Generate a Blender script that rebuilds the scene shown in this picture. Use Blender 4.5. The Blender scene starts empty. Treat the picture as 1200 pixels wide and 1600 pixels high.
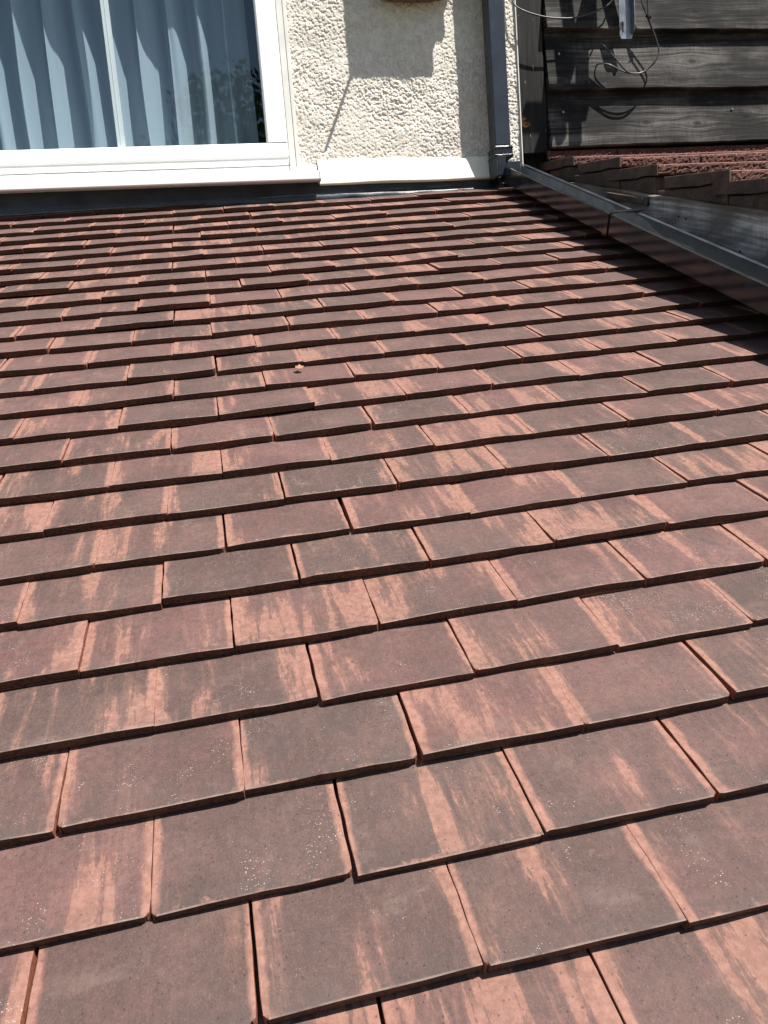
import bpy, math, random
import numpy as np
from mathutils import Matrix, Vector
random.seed(7); RNG = np.random.RandomState(11)
S = bpy.context.scene; COL = S.collection

# ------------------------------------------------------------------ camera, world, sun
cam_d = bpy.data.cameras.new('camera'); cam = bpy.data.objects.new('camera', cam_d); COL.objects.link(cam)
S.camera = cam
right = Vector((0.9799, -0.1837, -0.0782)); down = Vector((-0.1053, -0.1425, -0.9842)); fwd = Vector((0.1697, 0.9726, -0.1590))
fwd.normalize(); right = (right - fwd*right.dot(fwd)).normalized(); up = right.cross(fwd)
M = Matrix.Identity(4)
for i in range(3):
    M[i][0] = right[i]; M[i][1] = up[i]; M[i][2] = -fwd[i]
M.translation = Vector((0.2232, -0.5206, 0.4472)); cam.matrix_world = M
cam_d.sensor_fit = 'VERTICAL'; cam_d.sensor_height = 32; cam_d.lens = 32*1266.8/1600
cam_d.clip_start = 0.02; cam_d.clip_end = 2000
SUN = Vector((1.02, -1.0, 2.55)).normalized()
w = bpy.data.worlds.new('World'); S.world = w; w.use_nodes = True
nt = w.node_tree; nt.nodes.clear()
sky = nt.nodes.new('ShaderNodeTexSky'); sky.sky_type = 'NISHITA'; sky.sun_disc = False
sky.sun_elevation = math.asin(SUN.z); sky.sun_rotation = math.atan2(SUN.x, SUN.y)
bg = nt.nodes.new('ShaderNodeBackground'); bg.inputs[1].default_value = 0.058
wo = nt.nodes.new('ShaderNodeOutputWorld'); nt.links.new(sky.outputs[0], bg.inputs[0]); nt.links.new(bg.outputs[0], wo.inputs[0])
sd = bpy.data.lights.new('sun', 'SUN'); sd.energy = 5.0; sd.angle = math.radians(0.5); sd.color = (1, 0.95, 0.88)
so = bpy.data.objects.new('sun', sd); COL.objects.link(so); so.rotation_euler = SUN.to_track_quat('Z', 'Y').to_euler()
so.location = SUN*20
S.view_settings.view_transform = 'Standard'; S.view_settings.look = 'None'; S.view_settings.gamma = 1
S.view_settings.exposure = 1.0
S.render.engine = 'CYCLES'; S.cycles.max_bounces = 6

# ------------------------------------------------------------------ helpers
class NB:
    """small node-graph builder"""
    def __init__(s, name):
        s.m = bpy.data.materials.new(name); s.m.use_nodes = True; s.t = s.m.node_tree; s.t.nodes.clear()
        s.out = s.t.nodes.new('ShaderNodeOutputMaterial')
    def n(s, typ, ins=None, **kw):
        nd = s.t.nodes.new('ShaderNode'+typ)
        for k, v in kw.items(): setattr(nd, k, v)
        for k, v in (ins or {}).items():
            if v is None: continue
            if hasattr(v, 'is_linked') or hasattr(v, 'links'): s.t.links.new(v, nd.inputs[k])
            else: nd.inputs[k].default_value = v
        return nd
    def math(s, op, a, b=0.0, c=0.0, clamp=False):
        return s.n('Math', {0: a, 1: b, 2: c}, operation=op, use_clamp=clamp).outputs[0]
    def ramp(s, x, lo, hi, a=0.0, b=1.0):
        return s.n('MapRange', {0: x, 1: lo, 2: hi, 3: a, 4: b}, interpolation_type='SMOOTHSTEP').outputs[0]
    def mix(s, f, a, b, blend='MIX'):
        nd = s.t.nodes.new('ShaderNodeMix'); nd.data_type = 'RGBA'; nd.blend_type = blend
        for sock, v in ((nd.inputs[0], f), (nd.inputs[6], a), (nd.inputs[7], b)):
            if hasattr(v, 'is_linked'): s.t.links.new(v, sock)
            else: sock.default_value = v if not isinstance(v, tuple) else (v + (1,) if len(v) == 3 else v)
        return nd.outputs[2]
    def noise(s, vec, scale, detail=3.0, rough=0.5, dist=0.0):
        return s.n('TexNoise', {'Vector': vec, 'Scale': scale, 'Detail': detail, 'Roughness': rough, 'Distortion': dist}).outputs[0]
    def mapping(s, vec, scale=(1, 1, 1), loc=(0, 0, 0), rot=(0, 0, 0)):
        return s.n('Mapping', {'Vector': vec, 'Scale': scale, 'Location': loc, 'Rotation': rot}).outputs[0]
    def obj(s): return s.n('TexCoord').outputs['Object']
    def bump(s, h, dist, strength=1.0, normal=None):
        return s.n('Bump', {'Height': h, 'Distance': dist, 'Strength': strength, 'Normal': normal}).outputs[0]
    def bsdf(s, col, rough=0.6, normal=None, **extra):
        ins = {'Base Color': col if hasattr(col, 'is_linked') else (tuple(col)+(1,) if len(col) == 3 else col), 'Roughness': rough, 'Normal': normal}
        ins.update(extra)
        b = s.n('BsdfPrincipled', ins); s.t.links.new(b.outputs[0], s.out.inputs[0]); return b

def mesh_obj(name, verts, faces, mat, parent=None, smooth=False, mats=None, fmat=None):
    me = bpy.data.meshes.new(name); me.from_pydata([tuple(v) for v in verts], [], [tuple(f) for f in faces]); me.update()
    for m in (mats or [mat]): me.materials.append(m)
    if fmat is not None: me.polygons.foreach_set('material_index', fmat)
    if smooth: me.polygons.foreach_set('use_smooth', [True]*len(me.polygons))
    o = bpy.data.objects.new(name, me); COL.objects.link(o)
    if parent: o.parent = parent
    return o

class MB:
    def __init__(s): s.v = []; s.f = []
    def add(s, v, f):
        b = len(s.v); s.v += [tuple(x) for x in v]; s.f += [tuple(i+b for i in q) for q in f]
    def box(s, x0, x1, y0, y1, z0, z1):
        v = [(x, y, z) for z in (z0, z1) for y in (y0, y1) for x in (x0, x1)]
        s.add(v, [(0, 2, 3, 1), (4, 5, 7, 6), (0, 1, 5, 4), (2, 6, 7, 3), (0, 4, 6, 2), (1, 3, 7, 5)])
    def prism(s, prof, axis, a0, a1):
        """closed profile (list of 2-D points) extruded along an axis"""
        n = len(prof)
        def P(p, a): return {'x': (a, p[0], p[1]), 'y': (p[0], a, p[1]), 'z': (p[0], p[1], a)}[axis]
        v = [P(p, a0) for p in prof] + [P(p, a1) for p in prof]
        f = [(i, (i+1) % n, n+(i+1) % n, n+i) for i in range(n)] + [tuple(range(n))[::-1], tuple(range(n, 2*n))]
        s.add(v, f)
    def tube(s, pts, r, n=8, caps=True):
        pts = [Vector(p) for p in pts]; rings = []
        rr = r if isinstance(r, (list, tuple)) else [r]*len(pts)
        ref = Vector((0.13, 0.29, 0.95)).normalized()
        base = len(s.v)
        for i, p in enumerate(pts):
            t = (pts[min(i+1, len(pts)-1)] - pts[max(i-1, 0)]).normalized()
            a = t.cross(ref)
            if a.length < 1e-3: a = t.cross(Vector((1, 0, 0)))
            a.normalize(); b = t.cross(a)
            for k in range(n):
                th = 2*math.pi*k/n; s.v.append(tuple(p + (a*math.cos(th) + b*math.sin(th))*rr[i]))
        for i in range(len(pts)-1):
            for k in range(n):
                s.f.append((base+i*n+k, base+i*n+(k+1) % n, base+(i+1)*n+(k+1) % n, base+(i+1)*n+k))
        if caps:
            s.f.append(tuple(base+k for k in range(n))[::-1]); s.f.append(tuple(base+(len(pts)-1)*n+k for k in range(n)))
    def build(s, name, mat, parent=None, smooth=False, bevel=0.0, seg=2):
        o = mesh_obj(name, s.v, s.f, mat, parent, smooth)
        fix(o)
        if bevel:
            b = o.modifiers.new('bevel', 'BEVEL'); b.width = bevel; b.segments = seg; b.limit_method = 'ANGLE'; b.angle_limit = math.radians(35)
        return o
def fix(o):
    import bmesh
    bm = bmesh.new(); bm.from_mesh(o.data); bmesh.ops.recalc_face_normals(bm, faces=bm.faces); bm.to_mesh(o.data); bm.free()
def thing(name, label, cat, loc=(0, 0, 0), group=None):
    o = bpy.data.objects.new(name, None); COL.objects.link(o); o.location = loc; o.empty_display_size = 0.1
    o['label'] = label; o['category'] = cat
    if group: o['group'] = group
    return o
def tag(o, label, cat, group=None):
    o['label'] = label; o['category'] = cat
    if group: o['group'] = group
    return o
def spline(pts, n=8):
    """Catmull-Rom through the points"""
    P = [Vector(p) for p in pts]; P = [2*P[0]-P[1]] + P + [2*P[-1]-P[-2]]; out = []
    for i in range(1, len(P)-2):
        for k in range(n):
            t = k/n; a, b, c, d = P[i-1:i+3]
            out.append(0.5*((2*b) + (c-a)*t + (2*a-5*b+4*c-d)*t*t + (3*b-a-3*c+d)*t**3))
    out.append(P[-2]); return out
def perlin(x, y, seed=0):
    """vectorised gradient noise"""
    r = np.random.RandomState(seed); perm = r.permutation(4096); ang = r.rand(4096)*2*np.pi
    xi = np.floor(x).astype(int); yi = np.floor(y).astype(int); xf = x-xi; yf = y-yi
    u = xf**3*(xf*(xf*6-15)+10); v = yf**3*(yf*(yf*6-15)+10)
    def g(ix, iy, dx, dy):
        a = ang[perm[(ix*57 + perm[iy % 4096]) % 4096]]; return np.cos(a)*dx + np.sin(a)*dy
    n00 = g(xi, yi, xf, yf); n10 = g(xi+1, yi, xf-1, yf); n01 = g(xi, yi+1, xf, yf-1); n11 = g(xi+1, yi+1, xf-1, yf-1)
    return (n00*(1-u)+n10*u)*(1-v) + (n01*(1-u)+n11*u)*v
def fbm(x, y, seed=0, o=3):
    s = 0; a = 1.0
    for i in range(o): s = s + a*perlin(x*2**i, y*2**i, seed+i); a *= 0.5
    return s
def nodules(x, y, cell, seed=0):
    """height field of rounded grains on a jittered grid"""
    r = np.random.RandomState(seed); J = r.rand(512, 512, 3)
    gx = x/cell; gy = y/cell; ix = np.floor(gx).astype(int); iy = np.floor(gy).astype(int); h = np.zeros_like(gx)
    for dx in (-1, 0, 1):
        for dy in (-1, 0, 1):
            c = J[(ix+dx) % 512, (iy+dy) % 512]
            d = np.hypot(gx-(ix+dx)-c[..., 0], gy-(iy+dy)-c[..., 1])
            rad = 0.35+0.5*c[..., 2]
            h = np.maximum(h, np.sqrt(np.clip(rad*rad-d*d, 0, None)))
    return h
def grid_faces(nx, ny, flip=False):
    i = np.arange(nx-1)[:, None]*ny + np.arange(ny-1)[None, :]
    f = np.stack([i, i+ny, i+ny+1, i+1], -1).reshape(-1, 4)
    return (f[:, ::-1] if flip else f).tolist()

# ------------------------------------------------------------------ materials
def simple(name, col, rough=0.5, noise_amt=0.15, scale=30, metallic=0.0, bump=0.0, spec=0.5):
    b = NB(name); o = b.obj(); n = b.noise(o, scale, 4, 0.6)
    c = b.mix(b.ramp(n, 0.3, 0.7), tuple(x*(1-noise_amt) for x in col), tuple(min(1, x*(1+noise_amt)) for x in col))
    nr = b.bump(b.noise(o, scale*6, 3), bump) if bump else None
    r = b.ramp(n, 0.2, 0.8, rough*0.85, min(1, rough*1.15))
    b.bsdf(c, r, nr, Metallic=metallic, **{'Specular IOR Level': spec}); return b.m

def tile_material():
    b = NB('clay_tile'); uv = b.n('UVMap', uv_map='UVMap').outputs[0]
    sep = b.n('SeparateXYZ', {0: uv}); U, V = sep.outputs[0], sep.outputs[1]
    sd_ = b.n('Attribute', attribute_name='seed').outputs[0]
    ss = b.n('SeparateColor', {0: sd_}); r, g, bl = ss.outputs
    edge = b.n('Attribute', attribute_name='edge').outputs[2]
    off = b.n('VectorMath', {0: sd_, 1: (37.0, 53.0, 71.0)}, operation='MULTIPLY').outputs[0]
    P = b.n('VectorMath', {0: uv, 1: off}, operation='ADD').outputs[0]
    # low frequency mottling, tile-wide tone
    m1 = b.noise(b.mapping(P, (22, 16, 1)), 1.0, 4, 0.6, 0.3)
    tone = b.math('ADD', m1, b.math('MULTIPLY', b.math('SUBTRACT', r, 0.5), 0.55))
    base = b.mix(b.ramp(tone, 0.22, 0.80), (0.084, 0.055, 0.048), (0.118, 0.064, 0.058))
    lum = b.ramp(b.noise(b.mapping(P, (9, 11, 1), (6, 6, 6)), 1.0, 3), 0.3, 0.7, 0.86, 1.14)
    base = b.mix(1.0, base, b.n('CombineColor', {0: lum, 1: lum, 2: lum}).outputs[0], 'MULTIPLY')
    m2 = b.noise(b.mapping(P, (140, 120, 1)), 1.0, 5, 0.7)
    base = b.mix(b.ramp(m2, 0.3, 0.72), b.mix(1.0, base, (0.84, 0.83, 0.83), 'MULTIPLY'), b.mix(1.0, base, (1.16, 1.14, 1.13), 'MULTIPLY'))
    mf = b.noise(b.mapping(P, (620, 430, 1), (3, 4, 5)), 1.0, 4, 0.75)
    base = b.mix(b.ramp(mf, 0.34, 0.47, 0.5, 0.0), base, (0.035, 0.026, 0.024)); base = b.mix(b.ramp(mf, 0.56, 0.68, 0.0, 0.42), base, (0.20, 0.135, 0.115))
    fs = b.noise(b.mapping(P, (260, 16, 1), (1, 4, 7)), 1.0, 5, 0.7, 0.3); fg = b.ramp(b.noise(b.mapping(P, (20, 30, 1), (5, 2, 8)), 1.0, 3), 0.42, 0.66); base = b.mix(b.math('MULTIPLY', b.ramp(fs, 0.48, 0.70, 0.0, 0.34), fg), base, (0.155, 0.098, 0.082))
    # sooty dark patch
    m3 = b.noise(b.mapping(P, (30, 18, 1), (7, 3, 2)), 1.0, 5, 0.62, 0.5)
    soot = b.math('MULTIPLY', b.ramp(m3, 0.5, 0.68), b.ramp(g, 0.25, 0.9, 0.1, 0.75))
    base = b.mix(b.math('MULTIPLY', soot, 0.8), base, (0.060, 0.045, 0.041))
    # fired orange streaks running down the tile
    s1 = b.noise(b.mapping(P, (66, 7.5, 1), (1, 5, 9)), 1.0, 6, 0.66, 0.35)
    s2 = b.noise(b.mapping(P, (17, 5, 1), (4, 8, 1)), 1.0, 2, 0.5)
    thr = b.math('ADD', b.math('MULTIPLY', s2, 1.1), b.math('MULTIPLY', b.math('SUBTRACT', bl, 0.5), 0.26))
    sd2 = b.math('MINIMUM', U, b.math('SUBTRACT', 0.165, U))
    st = b.math('ADD', b.math('ADD', s1, b.ramp(sd2, 0.0, 0.050, 0.12, 0.0)), b.math('SUBTRACT', thr, 0.685))
    m4 = b.noise(b.mapping(P, (420, 170, 1)), 1.0, 4, 0.7)
    st = b.math('ADD', st, b.math('MULTIPLY', b.math('SUBTRACT', m4, 0.5), 0.24))
    streak = b.math('ADD', b.ramp(st, 0.40, 0.60, 0.0, 0.36), b.ramp(st, 0.555, 0.59, 0.0, 0.52))
    # side margins stay orange
    wob = b.noise(b.mapping(P, (60, 30, 1), (2, 2, 2)), 1.0, 4, 0.65)
    wl = b.math('MULTIPLY', b.math('ADD', b.math('MULTIPLY', r, 0.5), wob), 0.0135)
    wr = b.math('MULTIPLY', b.math('ADD', b.math('MULTIPLY', bl, 0.6), wob), 0.0115)
    dl = b.math('DIVIDE', b.math('SUBTRACT', wl, U), 0.004)
    dr = b.math('DIVIDE', b.math('SUBTRACT', wr, b.math('SUBTRACT', 0.165, U)), 0.004)
    marg = b.math('MAXIMUM', b.math('MINIMUM', dl, 1.0), b.math('MINIMUM', dr, 1.0), clamp=True)
    marg = b.math('MULTIPLY', marg, 0.85)
    wt = b.math('MULTIPLY', b.math('SUBTRACT', b.noise(b.mapping(P, (70, 70, 1), (5, 1, 3)), 1.0, 4, 0.7), 0.48), 0.05)
    dt = b.math('MULTIPLY', b.math('DIVIDE', b.math('SUBTRACT', wt, V), 0.004, clamp=True), b.ramp(g, 0.2, 0.6, 0.0, 0.7))
    om = b.math('MAXIMUM', b.math('MAXIMUM', b.math('MULTIPLY', streak, 0.82), marg), dt)
    ocol = b.mix(b.ramp(m2, 0.3, 0.7), (0.200, 0.098, 0.073), (0.305, 0.160, 0.122))
    col = b.mix(om, base, ocol)
    gr_ = b.math('MULTIPLY', b.ramp(V, 0.002, 0.030, 1.0, 0.0), b.ramp(b.noise(b.mapping(P, (45, 90, 1), (9, 1, 1)), 1.0, 4, 0.65), 0.42, 0.62, 0.0, 0.45))
    col = b.mix(gr_, col, (0.060, 0.050, 0.046))
    wash = b.ramp(b.noise(b.mapping(P, (16, 24, 1), (2, 7, 3)), 1.0, 5, 0.68), 0.56, 0.72, 0.0, 0.35); col = b.mix(wash, col, (0.165, 0.120, 0.104))
    # pale worn arris at the tail
    arr = b.math('MULTIPLY', b.ramp(V, 0.0004, 0.0022, 1.0, 0.0), b.ramp(b.noise(b.mapping(P, (30, 10, 1)), 1.0, 3), 0.35, 0.6))
    col = b.mix(b.math('MULTIPLY', arr, 0.55), col, (0.26, 0.20, 0.17))
    # mineral specks, in patches
    vo = b.n('TexVoronoi', {'Vector': P, 'Scale': 640.0, 'Randomness': 1.0}, voronoi_dimensions='2D')
    hid = b.n('SeparateColor', {0: vo.outputs['Color']}).outputs[0]
    patch = b.noise(b.mapping(P, (26, 22, 1), (3, 9, 4)), 1.0, 2)
    keep = b.ramp(b.math('ADD', hid, b.math('MULTIPLY', b.math('ADD', patch, b.math('MULTIPLY', g, 0.12)), 0.9)), 1.42, 1.64)
    sp = b.math('MULTIPLY', b.math('LESS_THAN', vo.outputs['Distance'], b.math('MULTIPLY', keep, 0.42)), keep)
    col = b.mix(b.math('MULTIPLY', sp, b.ramp(b.noise(P, 900.0, 1), 0.35, 0.7, 0.1, 0.8)), col, (0.46, 0.42, 0.37))
    vd = b.n('TexVoronoi', {'Vector': P, 'Scale': 210.0, 'Randomness': 1.0}, voronoi_dimensions='2D')
    hd = b.n('SeparateColor', {0: vd.outputs['Color']}).outputs[1]
    pit = b.math('MULTIPLY', b.ramp(vd.outputs['Distance'], 0.1, 0.25, 1.0, 0.0), b.ramp(hd, 0.90, 0.98))
    col = b.mix(b.math('MULTIPLY', pit, 0.5), col, (0.035, 0.028, 0.026))
    # lichen blotch now and then
    li = b.noise(b.mapping(P, (34, 34, 1), (8, 8, 1)), 1.0, 5, 0.7)
    col = b.mix(b.math('MULTIPLY', b.ramp(li, 0.66, 0.78), 0.3), col, (0.25, 0.22, 0.18))
    # side faces; tail faces painted darker to deepen their shade
    oc = b.obj(); e3 = b.noise(oc, 220.0, 4, 0.7)
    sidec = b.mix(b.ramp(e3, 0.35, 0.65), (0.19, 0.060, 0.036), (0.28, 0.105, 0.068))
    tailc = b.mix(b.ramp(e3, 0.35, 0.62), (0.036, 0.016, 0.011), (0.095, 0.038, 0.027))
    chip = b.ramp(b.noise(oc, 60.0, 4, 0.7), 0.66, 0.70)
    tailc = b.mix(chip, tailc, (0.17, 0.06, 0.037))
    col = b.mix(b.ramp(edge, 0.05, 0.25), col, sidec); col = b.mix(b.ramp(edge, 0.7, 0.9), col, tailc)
    h = b.math('ADD', b.math('MULTIPLY', b.noise(b.mapping(P, (1100, 950, 1)), 1.0, 3, 0.75), 0.0006),
               b.math('ADD', b.math('MULTIPLY', m2, 0.00035), b.math('MULTIPLY', b.math('SUBTRACT', sp, pit), 0.0005)))
    h = b.math('ADD', h, b.math('MULTIPLY', b.noise(b.mapping(P, (160, 12, 1)), 1.0, 2), 0.0004))
    h = b.math('ADD', h, b.math('MULTIPLY', b.math('MULTIPLY', e3, edge), 0.0020))
    b.bsdf(col, b.ramp(m2, 0.2, 0.8, 0.60, 0.80), b.bump(h, 1.0, 0.9), **{'Specular IOR Level': 0.30})
    return b.m

def render_material():
    b = NB('cream_roughcast'); o = b.obj(); n = b.noise(o, 55, 5, 0.7); n2 = b.noise(o, 4, 3)
    c = b.mix(b.ramp(n, 0.3, 0.7), (0.56, 0.52, 0.46), (0.74, 0.70, 0.635))
    c = b.mix(b.ramp(n2, 0.35, 0.7), c, b.mix(1.0, c, (0.88, 0.87, 0.86), 'MULTIPLY'))
    c = b.mix(b.math('MULTIPLY', b.ramp(b.noise(o, 130, 2), 0.68, 0.74), 0.5), c, (0.22, 0.16, 0.11))
    b.bsdf(c, 0.92, b.bump(b.noise(o, 420, 4, 0.7), 0.0012)); return b.m

def wood_material(name, dark, light, knots=(), axis_x=True, tilt=0.0, grain=105.0):
    """weathered softwood, grain along x (boards) or along y (bargeboard), knots given as points (x, z)"""
    b = NB(name); o = b.obj(); s = b.n('SeparateXYZ', {0: o})
    A = s.outputs[0] if axis_x else s.outputs[1]
    Z = b.math('ADD', s.outputs[2], b.math('MULTIPLY', A, tilt))
    warp = 0.0; kd = None
    lf = b.noise(b.mapping(o, (2.0, 2.0, 5.0)), 1.0, 3)
    Zw = b.math('ADD', Z, b.math('MULTIPLY', b.math('SUBTRACT', lf, 0.5), 0.035))
    for i, (kx, kz, kr) in enumerate(knots):
        dx = b.math('DIVIDE', b.math('SUBTRACT', A, kx), kr*2.0); dz = b.math('DIVIDE', b.math('SUBTRACT', Z, kz), kr)
        d = b.math('SQRT', b.math('ADD', b.math('MULTIPLY', dx, dx), b.math('MULTIPLY', dz, dz)))
        pull = b.math('MULTIPLY', b.math('MULTIPLY', dz, b.math('EXPONENT', b.math('MULTIPLY', b.math('MULTIPLY', d, d), -0.16))), kr*0.75)
        Zw = b.math('SUBTRACT', Zw, pull); kd = d if kd is None else b.math('MINIMUM', kd, d)
    vec = b.n('CombineXYZ', {0: b.math('MULTIPLY', A, 2.2), 1: s.outputs[1] if axis_x else 0.0, 2: b.math('MULTIPLY', Zw, grain)}).outputs[0]
    g1 = b.noise(vec, 1.0, 5, 0.65, 0.2)
    vec2 = b.n('CombineXYZ', {0: b.math('MULTIPLY', A, 9.0), 1: 0.0, 2: b.math('MULTIPLY', Zw, grain*4.2)}).outputs[0]
    g2 = b.noise(vec2, 1.0, 3, 0.6)
    cross = b.noise(b.mapping(o, (160, 160, 6)), 1.0, 3)
    gg = b.math('ADD', b.math('MULTIPLY', g1, 0.58), b.math('ADD', b.math('MULTIPLY', g2, 0.28), b.math('MULTIPLY', cross, 0.14)))
    c = b.mix(b.ramp(gg, 0.36, 0.66), dark, light)
    pat = b.noise(b.mapping(o, (3.5, 3.5, 9)), 1.0, 4, 0.6)
    c = b.mix(b.ramp(pat, 0.38, 0.66, 0.9, 0.0), c, tuple(x*0.75 for x in dark))
    crack = b.ramp(b.noise(b.n('CombineXYZ', {0: b.math('MULTIPLY', A, 1.4), 1: 3.0, 2: b.math('MULTIPLY', Zw, grain*0.55)}).outputs[0], 1.0, 2), 0.70, 0.74)
    c = b.mix(crack, c, tuple(x*0.3 for x in dark))
    if kd is not None:
        c = b.mix(b.ramp(kd, 0.35, 0.95, 0.7, 0.0), c, tuple(x*0.35 for x in dark))
        rg = b.math('MULTIPLY', b.ramp(b.math('ABSOLUTE', b.math('SUBTRACT', kd, 1.25)), 0.0, 0.3, 0.25, 0.0), 1.0)
        c = b.mix(rg, c, tuple(x*0.6 for x in dark))
    if not axis_x:
        c = b.mix(b.math('MULTIPLY', b.ramp(b.math('ADD', Z, b.math('MULTIPLY', b.math('SUBTRACT', lf, 0.5), .03)), .378, .3975), .7), c, (0.10, 0.062, 0.028))
    h = b.math('SUBTRACT', gg, b.math('MULTIPLY', crack, 0.6))
    b.bsdf(c, 0.72, b.bump(h, 0.004, 0.9), **{'Specular IOR Level': 0.12}); return b.m

def glass_material():
    b = NB('window_glass')
    g = b.n('NewGeometry'); cs = b.math('ABSOLUTE', b.n('VectorMath', {0: g.outputs['Normal'], 1: g.outputs['Incoming']}, operation='DOT_PRODUCT').outputs['Value'])
    f = b.math('ADD', 0.048, b.math('MULTIPLY', b.math('POWER', b.math('SUBTRACT', 1.0, cs), 5.0), 0.95), clamp=True)
    wav = b.bump(b.noise(b.obj(), 1.6, 1), 0.004)
    tr = b.n('BsdfTransparent', {0: (0.92, 0.955, 0.96, 1)}).outputs[0]
    gl = b.n('BsdfGlossy', {'Color': (0.9, 0.97, 1, 1), 'Roughness': 0.0, 'Normal': wav}).outputs[0]
    mx = b.n('MixShader', {0: f, 1: tr, 2: gl}); b.t.links.new(mx.outputs[0], b.out.inputs[0]); return b.m

def curtain_material():
    b = NB('sheer_curtain'); o = b.obj(); n = b.noise(b.mapping(o, (400, 400, 90)), 1.0, 3)
    c = b.mix(n, (0.42, 0.495, 0.57), (0.51, 0.58, 0.655))
    d = b.n('BsdfDiffuse', {0: c}).outputs[0]; t = b.n('BsdfTranslucent', {0: c}).outputs[0]
    mx = b.n('MixShader', {0: 0.34, 1: d, 2: t}); b.t.links.new(mx.outputs[0], b.out.inputs[0]); return b.m

def sandface_material():
    b = NB('sanded_tile'); o = b.obj(); n = b.noise(o, 240, 4, 0.75); n2 = b.noise(o, 30, 3)
    c = b.mix(b.ramp(n, 0.35, 0.62), (0.010, 0.004, 0.003), (0.150, 0.052, 0.036))
    c = b.mix(b.ramp(n2, 0.4, 0.7), c, b.mix(1.0, c, (0.55, 0.5, 0.5), 'MULTIPLY'))
    c = b.mix(b.math('MULTIPLY', b.ramp(b.noise(o, 170, 1), 0.72, 0.76), 0.7), c, (0.45, 0.36, 0.31))
    b.bsdf(c, 0.9, b.bump(n, 0.004)); return b.m
def verge_material():
    b = NB('weathered_tile_side'); o = b.obj(); n = b.noise(o, 18, 5, 0.65); n2 = b.noise(o, 160, 4, 0.7)
    c = b.mix(b.ramp(n, 0.35, 0.65), (0.060, 0.042, 0.034), (0.125, 0.075, 0.058))
    c = b.mix(b.ramp(n2, 0.4, 0.7), c, b.mix(1.0, c, (0.5, 0.5, 0.5), 'MULTIPLY'))
    c = b.mix(b.ramp(b.noise(o, 9, 3), 0.6, 0.7, 0.0, 0.5), c, (0.075, 0.070, 0.030))
    b.bsdf(c, 0.9, b.bump(n2, 0.003)); return b.m
def fence_post_material():
    b = NB('tarred_post'); o = b.obj(); g = b.noise(b.mapping(o, (60, 60, 3)), 1.0, 4, 0.6)
    c = b.mix(b.ramp(g, 0.4, 0.7), (0.009, 0.009, 0.009), (0.026, 0.024, 0.023))
    c = b.mix(b.ramp(b.noise(b.mapping(o, (150, 150, 40)), 1.0, 2), 0.74, 0.76), c, (0.30, 0.28, 0.26))
    s = b.n('SeparateXYZ', {0: o})
    dx = b.math('DIVIDE', b.math('SUBTRACT', s.outputs[0], 1.372), 0.022); dz = b.math('DIVIDE', b.math('SUBTRACT', b.math('ADD', s.outputs[2], b.math('MULTIPLY', s.outputs[0], 0.45)), 1.953), 0.018)
    d = b.math('ADD', b.math('MULTIPLY', dx, dx), b.math('MULTIPLY', dz, dz))
    k = b.math('MULTIPLY', b.ramp(d, 0.6, 1.5, 1, 0), b.ramp(b.noise(b.mapping(o, (60, 60, 150)), 1.0, 3), 0.42, 0.58))
    c = b.mix(k, c, (0.24, 0.125, 0.045))
    b.bsdf(c, 0.75, b.bump(g, 0.003), **{'Specular IOR Level': 0.18}); return b.m

M_tile = tile_material(); M_render = render_material(); M_glass = glass_material(); M_curt = curtain_material()
M_sand = sandface_material(); M_verge = verge_material(); M_post = fence_post_material()
M_upvc = simple('white_upvc', (0.80, 0.80, 0.79), 0.28, 0.03, 8)
M_upvc2 = simple('weathered_upvc', (0.66, 0.66, 0.62), 0.4, 0.06, 12)
M_band = simple('cream_smooth_mortar', (0.78, 0.73, 0.60), 0.7, 0.06, 14, bump=0.0010)
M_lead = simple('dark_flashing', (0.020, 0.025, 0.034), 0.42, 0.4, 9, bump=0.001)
M_leadedge = simple('pale_lead_edge', (0.085, 0.09, 0.10), 0.5, 0.35, 40, bump=0.0006)
M_pvc = simple('anthracite_plastic', (0.016, 0.018, 0.022), 0.13, 0.3, 25, spec=0.38)
M_pvcin = simple('sky_pale_gutter_plastic', (0.15, 0.165, 0.175), 0.5, 0.25, 22, bump=0.0004)  # gutter inside coloured paler for the sky it reflects
M_pipe = simple('anthracite_pipe', (0.019, 0.025, 0.034), 0.30, 0.15, 12)
M_black = simple('black_rubber_plastic', (0.012, 0.012, 0.013), 0.16, 0.1, 10)
M_batten = simple('dark_underlay', (0.012, 0.011, 0.011), 0.95, 0.2, 10)
M_galv = simple('galvanised_steel', (0.22, 0.23, 0.25), 0.38, 0.2, 45, metallic=0.75, bump=0.0003)
M_cable = simple('grey_cable_sheath', (0.030, 0.030, 0.031), 0.35, 0.2, 60)
M_room = simple('room_plaster', (0.10, 0.11, 0.13), 0.9, 0.1, 2)
M_nest = simple('weathered_brown_wood', (0.11, 0.065, 0.035), 0.9, 0.45, 50, bump=0.003)
M_arris = simple('smooth_tile_arris', (0.15, 0.062, 0.045), 0.8, 0.25, 60)
M_leaf = simple('dry_leaf', (0.24, 0.13, 0.075), 0.8, 0.3, 90)

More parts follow.
